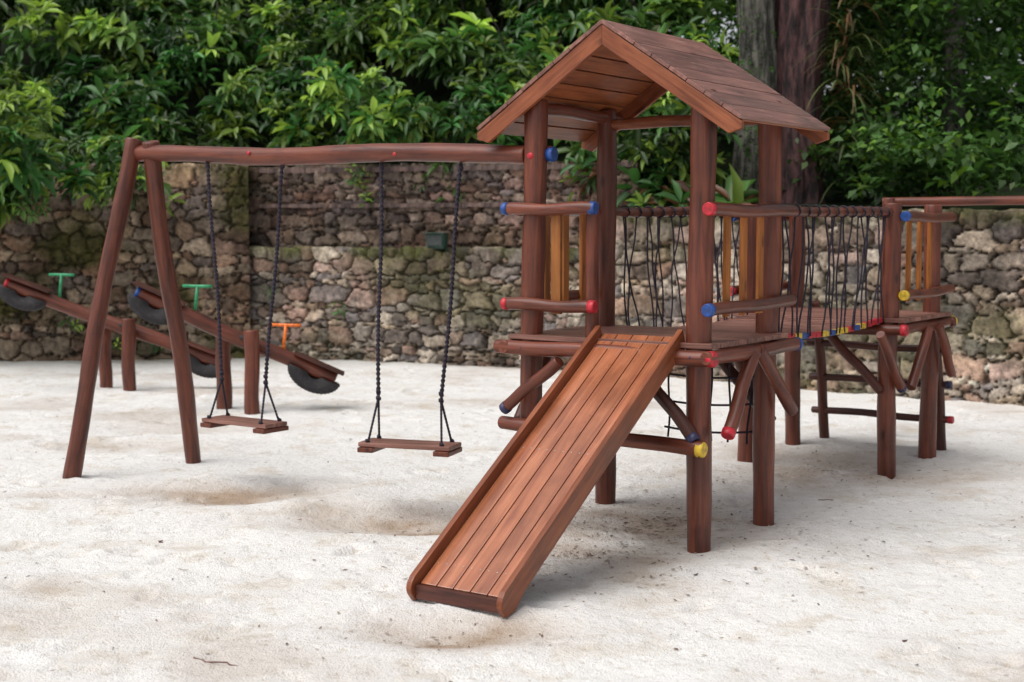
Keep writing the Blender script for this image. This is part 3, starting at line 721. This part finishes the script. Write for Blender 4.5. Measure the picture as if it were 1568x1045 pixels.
def rosette_cloud(clumps,nros,nleaf,Lr,bright,aspect=0.38,front=0.9,ybias=0.24):
    O=[];Dv=[];L=[];W_=[];C=[]
    for (cx,cy,cz,cr,b) in clumps:
        sc_=rng.uniform(0.5,1.2); hue=rng.uniform(-1,1)
        m=max(3,int(nros*(cr/0.5)**2/max(sc_,.6))); d=rng.normal(0,1,(m,3)); d[:,1]-=front; d[:,2]+=0.45; d/=np.linalg.norm(d,axis=1)[:,None]
        rad=cr*rng.uniform(0.45,1.1,m)
        pos=np.array([cx,cy,cz])+d*rad[:,None]*np.array([1.15,0.9,0.85])
        ax=d+np.array([0,-0.2,0.65]); ax/=np.linalg.norm(ax,axis=1)[:,None]
        for i in range(m):
            k=nleaf+rng.integers(-2,3); th=rng.uniform(0,6.28)+np.arange(k)*2.399
            x=np.cross(ax[i],[0.3,0.2,0.9]); x/=np.linalg.norm(x); y=np.cross(ax[i],x)
            el=rng.uniform(0.0,0.9,k)
            dv=(x[None]*np.cos(th)[:,None]+y[None]*np.sin(th)[:,None])*np.cos(el)[:,None]+ax[i][None]*np.sin(el)[:,None]
            dv[:,2]-=0.25
            l=rng.uniform(*Lr)*sc_*rng.uniform(0.7,1.15,k)
            O.append(pos[i]+dv*0.02-ax[i]*rng.uniform(0,0.10,k)[:,None]);Dv.append(dv);L.append(l);W_.append(l*aspect)
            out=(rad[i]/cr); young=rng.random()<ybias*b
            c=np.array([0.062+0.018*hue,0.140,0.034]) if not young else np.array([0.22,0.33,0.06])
            c=c*b*(0.28+0.80*out)*rng.uniform(0.6,1.4); cc=np.tile(c,(k,1))*rng.uniform(0.75,1.25,(k,1)); C.append(cc)  # inner leaves darker: shade of the clump's deep pockets is put into the colour
    return np.concatenate(O),np.concatenate(Dv),np.concatenate(L),np.concatenate(W_),np.concatenate(C)
cl=[]
for i in range(290):
    x=R(-9.5,2.4); d=R(0,3.4); cl.append((x,float(wy(x))+0.45+d,float(hb_(x))+0.15+d*1.15+R(-.35,.45),R(.26,.56),R(0.35,1.5)))
for i in range(60):
    x=R(-9,3); cl.append((x,float(wy(x))+3.6+R(0,1.5),5.6+R(-1.2,1.2),R(.5,.8),R(0.4,1.2)))
for i in range(22): 
    x=R(-8.2,-4.6); cl.append((x,17.60+R(-.2,.3)+0.12*(x+6),2.42+R(-.30,.25)-0.16*max(0,-x-5.0),R(.26,.40),R(.7,1.3)))
for i in range(9): cl.append((R(-6.6,-5.3),R(15.9,16.7),R(2.4,3.1),R(.28,.4),R(1.0,1.4)))
for i in range(9): cl.append((-2.0+R(-.45,.45),18.3+R(-.2,.2),3.25+R(-.4,.4),R(.25,.36),R(1.5,1.9)))
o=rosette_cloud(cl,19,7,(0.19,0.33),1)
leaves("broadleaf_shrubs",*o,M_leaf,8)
cl=[(-1.95,18.35,2.25,0.12,1.6),(-1.90,18.3,2.05,0.10,1.7),(-2.0,18.32,2.4,0.16,1.4),(-2.2,18.2,0.62,0.11,1.5),(-3.1,18.3,0.9,0.1,1.0),(-5.0,17.9,0.22,0.12,1.2),(-5.6,17.9,0.5,0.12,1.0),(-4.5,18.1,0.18,0.14,1.2)]
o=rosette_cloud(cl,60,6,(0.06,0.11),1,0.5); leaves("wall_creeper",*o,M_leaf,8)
cl=[(1.55,16.7,1.95,0.36,0.9),(2.1,16.3,1.9,0.32,0.8),(1.0,17.2,2.35,.35,.8),(2.5,16.0,1.85,.25,.8)]
O,Dv,L,W_,C=rosette_cloud(cl,14,8,(0.32,0.46),1,0.34)
rd=rng.random(len(C))<0.3; C[rd]=np.array([0.13,0.06,0.035])*rng.uniform(.6,1.2,(rd.sum(),1))
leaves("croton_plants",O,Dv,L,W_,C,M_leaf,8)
ls=[]
for i in range(60):
    x=R(-10,2.2); d=R(0.8,3.0); y=float(wy(x))+0.9+d; z0=float(hb_(x))+d*0.1; a=Vector((x,y,z0)); b=a+Vector((R(-.8,.8),R(-.5,.2),R(0.8,1.6)+d*0.6)); ls.append(seg_pts(a,b,0.3,-0.1,0.15))
tubes("shrub_stems",ls,0.012,None,M_stem,6)
def small_cloud(clumps,dens,Lr,aspect=0.5,basec=(0.066,0.142,0.034)):
    O=[];Dv=[];L=[];C=[]
    for (cx,cy,cz,cr,b) in clumps:
        m=int(dens*cr*cr); nt=max(6,m//18)
        d=rng.normal(0,1,(nt,3)); d[:,1]-=0.6; d[:,2]+=0.4; d/=np.linalg.norm(d,axis=1)[:,None]
        tp=np.array([cx,cy,cz])+d*(cr*rng.uniform(0.35,1.1,nt))[:,None]
        which=rng.integers(0,nt,m); pos=tp[which]+rng.normal(0,0.11*cr**0.5+0.05,(m,3))*np.array([1.2,1,0.6])
        dv=rng.normal(0,1,(m,3)); dv[:,2]=dv[:,2]*0.5-0.25; sc_=rng.uniform(.7,1.25)
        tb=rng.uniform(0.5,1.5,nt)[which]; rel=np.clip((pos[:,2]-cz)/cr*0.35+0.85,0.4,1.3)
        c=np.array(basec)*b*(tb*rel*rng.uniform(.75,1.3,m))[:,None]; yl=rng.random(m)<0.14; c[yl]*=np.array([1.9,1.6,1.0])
        O.append(pos);Dv.append(dv);L.append(rng.uniform(*Lr,m)*sc_);C.append(c)
    O=np.concatenate(O);L=np.concatenate(L);return O,np.concatenate(Dv),L,L*aspect,np.concatenate(C)
cl=[]
for i in range(105):
    x=R(2.8,11); d=R(3.0,7.5); cl.append((x,float(wy(x))+d,R(1.8,6.4),R(.45,1.0),R(0.5,1.9)))
for i in range(42):   # denser canopy at the upper right
    x=R(4.2,9.0); cl.append((x,20.5+R(0,3.5),R(3.2,6.3),R(.7,1.1),R(0.5,1.5)))
for i in range(36):
    x=R(3.9,9); d=R(1.4,3.0); cl.append((x,float(wy(x))+d,R(1.9,2.6)+(x-3.6)*0.12,R(.35,.6),R(0.5,1.1)))
for i in range(40):
    x=R(0,4.6); d=R(5,8); cl.append((x,float(wy(x))+d,R(3.0,6.4),R(.5,.9),R(0.5,1.4)))
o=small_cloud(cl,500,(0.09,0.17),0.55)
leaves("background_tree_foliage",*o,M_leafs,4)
cl=[]
for i in range(110):
    x=R(-14,18); cl.append((x,R(28,34),R(0.5,9.5),R(1.3,2.3),R(0.6,1.5)))
o=small_cloud(cl,150,(0.28,0.48)); leaves("distant_tree_foliage",*o,M_leafs,4)

def trunk(name,x,y,z0,z1,r0,r1,lean,mat,limbs=True,seed=0,ridge=0.08):
    e=empty(name); seg=64; n=int((z1-z0)/0.05)
    t=np.linspace(0,1,n+1)[:,None]; th=np.linspace(0,2*np.pi,seg,endpoint=False)[None,:]
    rr=r0+(r1-r0)*t+0.18*r0*np.exp(-t*18); zz=z0+(z1-z0)*t
    rid=np.abs(vn(np.cos(th)*3.3+zz*0.15+5,np.sin(th)*3.3+zz*0.5,seed)-.5)*2
    rid2=vn(np.cos(th)*9+zz*.4,np.sin(th)*9+zz*2.2,seed+3)
    q=rr*(1+ridge*(rid-.4)+ridge*0.9*(rid2-.5))
    cx=x+lean[0]*t+0.05*np.sin(t*9+seed); cy=y+lean[1]*t
    V=np.stack([cx+q*np.cos(th),cy+q*np.sin(th),zz+0*th],-1).reshape(-1,3)
    i=(np.arange(n)[:,None]*seg+np.arange(seg)[None,:]); j=(np.arange(n)[:,None]*seg+(np.arange(seg)[None,:]+1)%seg)
    Q=np.stack([i,j,j+seg,i+seg],-1).reshape(-1,4)
    np_mesh("trunk",V,Q,None,None,mat,True,e)
    if limbs:
        top=Vector((x+lean[0],y+lean[1],z1-.1)); cc=[]
        for k in range(6):
            a=k*1.05+R(-.3,.3); b=top+Vector((math.cos(a)*R(1.2,2.2),math.sin(a)*R(0.6,1.2)+1.2,R(0.6,1.8))); st=top-Vector((0,0,R(0,1.2)))
            log("limb",st,b,r1*0.5,e,mat,wob=0.12,taper=0.65,seg=14); cc.append((b.x,b.y,b.z+.2,R(.8,1.1),R(.6,1.0)))
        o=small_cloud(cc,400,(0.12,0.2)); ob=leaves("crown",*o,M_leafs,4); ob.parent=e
    return e
trunk("tree",3.44,17.4,1.6,7.2,0.34,0.31,(0.12,0.1),M_bark,True,2,0.22)
trunk("tree.001",2.88,17.2,1.6,7.0,0.23,0.20,(0.08,0.2),M_bark2,True,5,0.24)
trunk("tree.002",5.85,19.3,1.6,8.5,0.15,0.13,(0.25,0.2),M_bark2,True,6)
def straps(cx,cy,cz,n,Lr,c0,droop,spread):
    V=[];Q=[];C=[]
    for i in range(n):
        a=R(0,6.28); l=R(*Lr); el=R(0.1,1.1); d=Vector((math.cos(a)*math.cos(el)*spread,math.sin(a)*math.cos(el)*spread,math.sin(el)))
        p=Vector((cx+R(-.08,.08),cy+R(-.1,.1),cz+R(-.35,.35))); k0=len(V); w=R(0.010,0.020); s=Vector((-math.sin(a),math.cos(a),0)); c=np.array(c0)*R(.5,1.5)
        if random.random()<0.3: c=np.array((0.15,0.08,0.035))*R(.5,1.2)
        for k in range(9):
            t=k/8; ww=w*(1-t**2)+0.001
            V+= [p-s*ww,p+s*ww]; C+=[c,c]
            d=(d+Vector((0,0,-droop*0.15))).normalized(); p=p+d*l/8
        for k in range(8): Q.append((k0+2*k,k0+2*k+1,k0+2*k+3,k0+2*k+2))
    return V,Q,C
V=[];Q=[];C=[]
for (a,b,c,n) in ((3.92,17.1,3.6,80),(4.0,17.0,3.0,50),(4.0,17.1,4.2,60),(4.0,17.2,2.5,25)):
    v,q,cc=straps(a,b,c,n,(0.35,0.8),(0.09,0.12,0.04),1.5,1.0); k=len(V); V+=v; Q+=[tuple(i+k for i in f) for f in q]; C+=cc
np_mesh("hanging_epiphyte",V,Q,None,np.array(C),M_leafs,True)
cc=[(2.72+0.12*R(-1,1),16.95,1.9+0.2*i,0.15,R(.35,.9)) for i in range(16)]
o=small_cloud(cc,900,(0.05,0.09)); leaves("ivy",*o,M_leafs,4)

# ------------------------------------------------------------ light, sky, camera
w=bpy.data.worlds.new("World"); scene.world=w; w.use_nodes=True; nt=w.node_tree; bg=nt.nodes["Background"]
sky=N(nt,"ShaderNodeTexSky",sky_type='NISHITA'); sky.sun_disc=False
el=math.radians(60); sv=Vector((-0.75,-0.45,0)).normalized()*math.cos(el)+Vector((0,0,math.sin(el)))
sky.sun_elevation=el; sky.sun_rotation=math.atan2(sv.x,sv.y); sky.dust_density=3.0; sky.air_density=1.0
hs=N(nt,"ShaderNodeHueSaturation"); hs.inputs['Saturation'].default_value=0.24
nt.links.new(sky.outputs[0],hs.inputs['Color']); nt.links.new(hs.outputs[0],bg.inputs['Color']); bg.inputs['Strength'].default_value=0.15
sl=bpy.data.lights.new("sun","SUN"); sl.energy=2.4; sl.angle=math.radians(55); sl.color=(1,0.97,0.94)
so=bpy.data.objects.new("sun",sl); scene.collection.objects.link(so); so.rotation_euler=(-sv).to_track_quat('-Z','Y').to_euler()
cam=bpy.data.cameras.new("camera"); co=bpy.data.objects.new("camera",cam); scene.collection.objects.link(co)
co.location=(0,0,1.7); co.rotation_euler=(math.radians(90-4.594),0,0); cam.lens=50; cam.sensor_width=36; cam.clip_end=1000; cam.clip_start=0.05
cam.dof.use_dof=True; cam.dof.focus_distance=7.6; cam.dof.aperture_fstop=2.6
scene.camera=co
scene.view_settings.view_transform='Standard'; scene.view_settings.look='None'; scene.view_settings.exposure=0
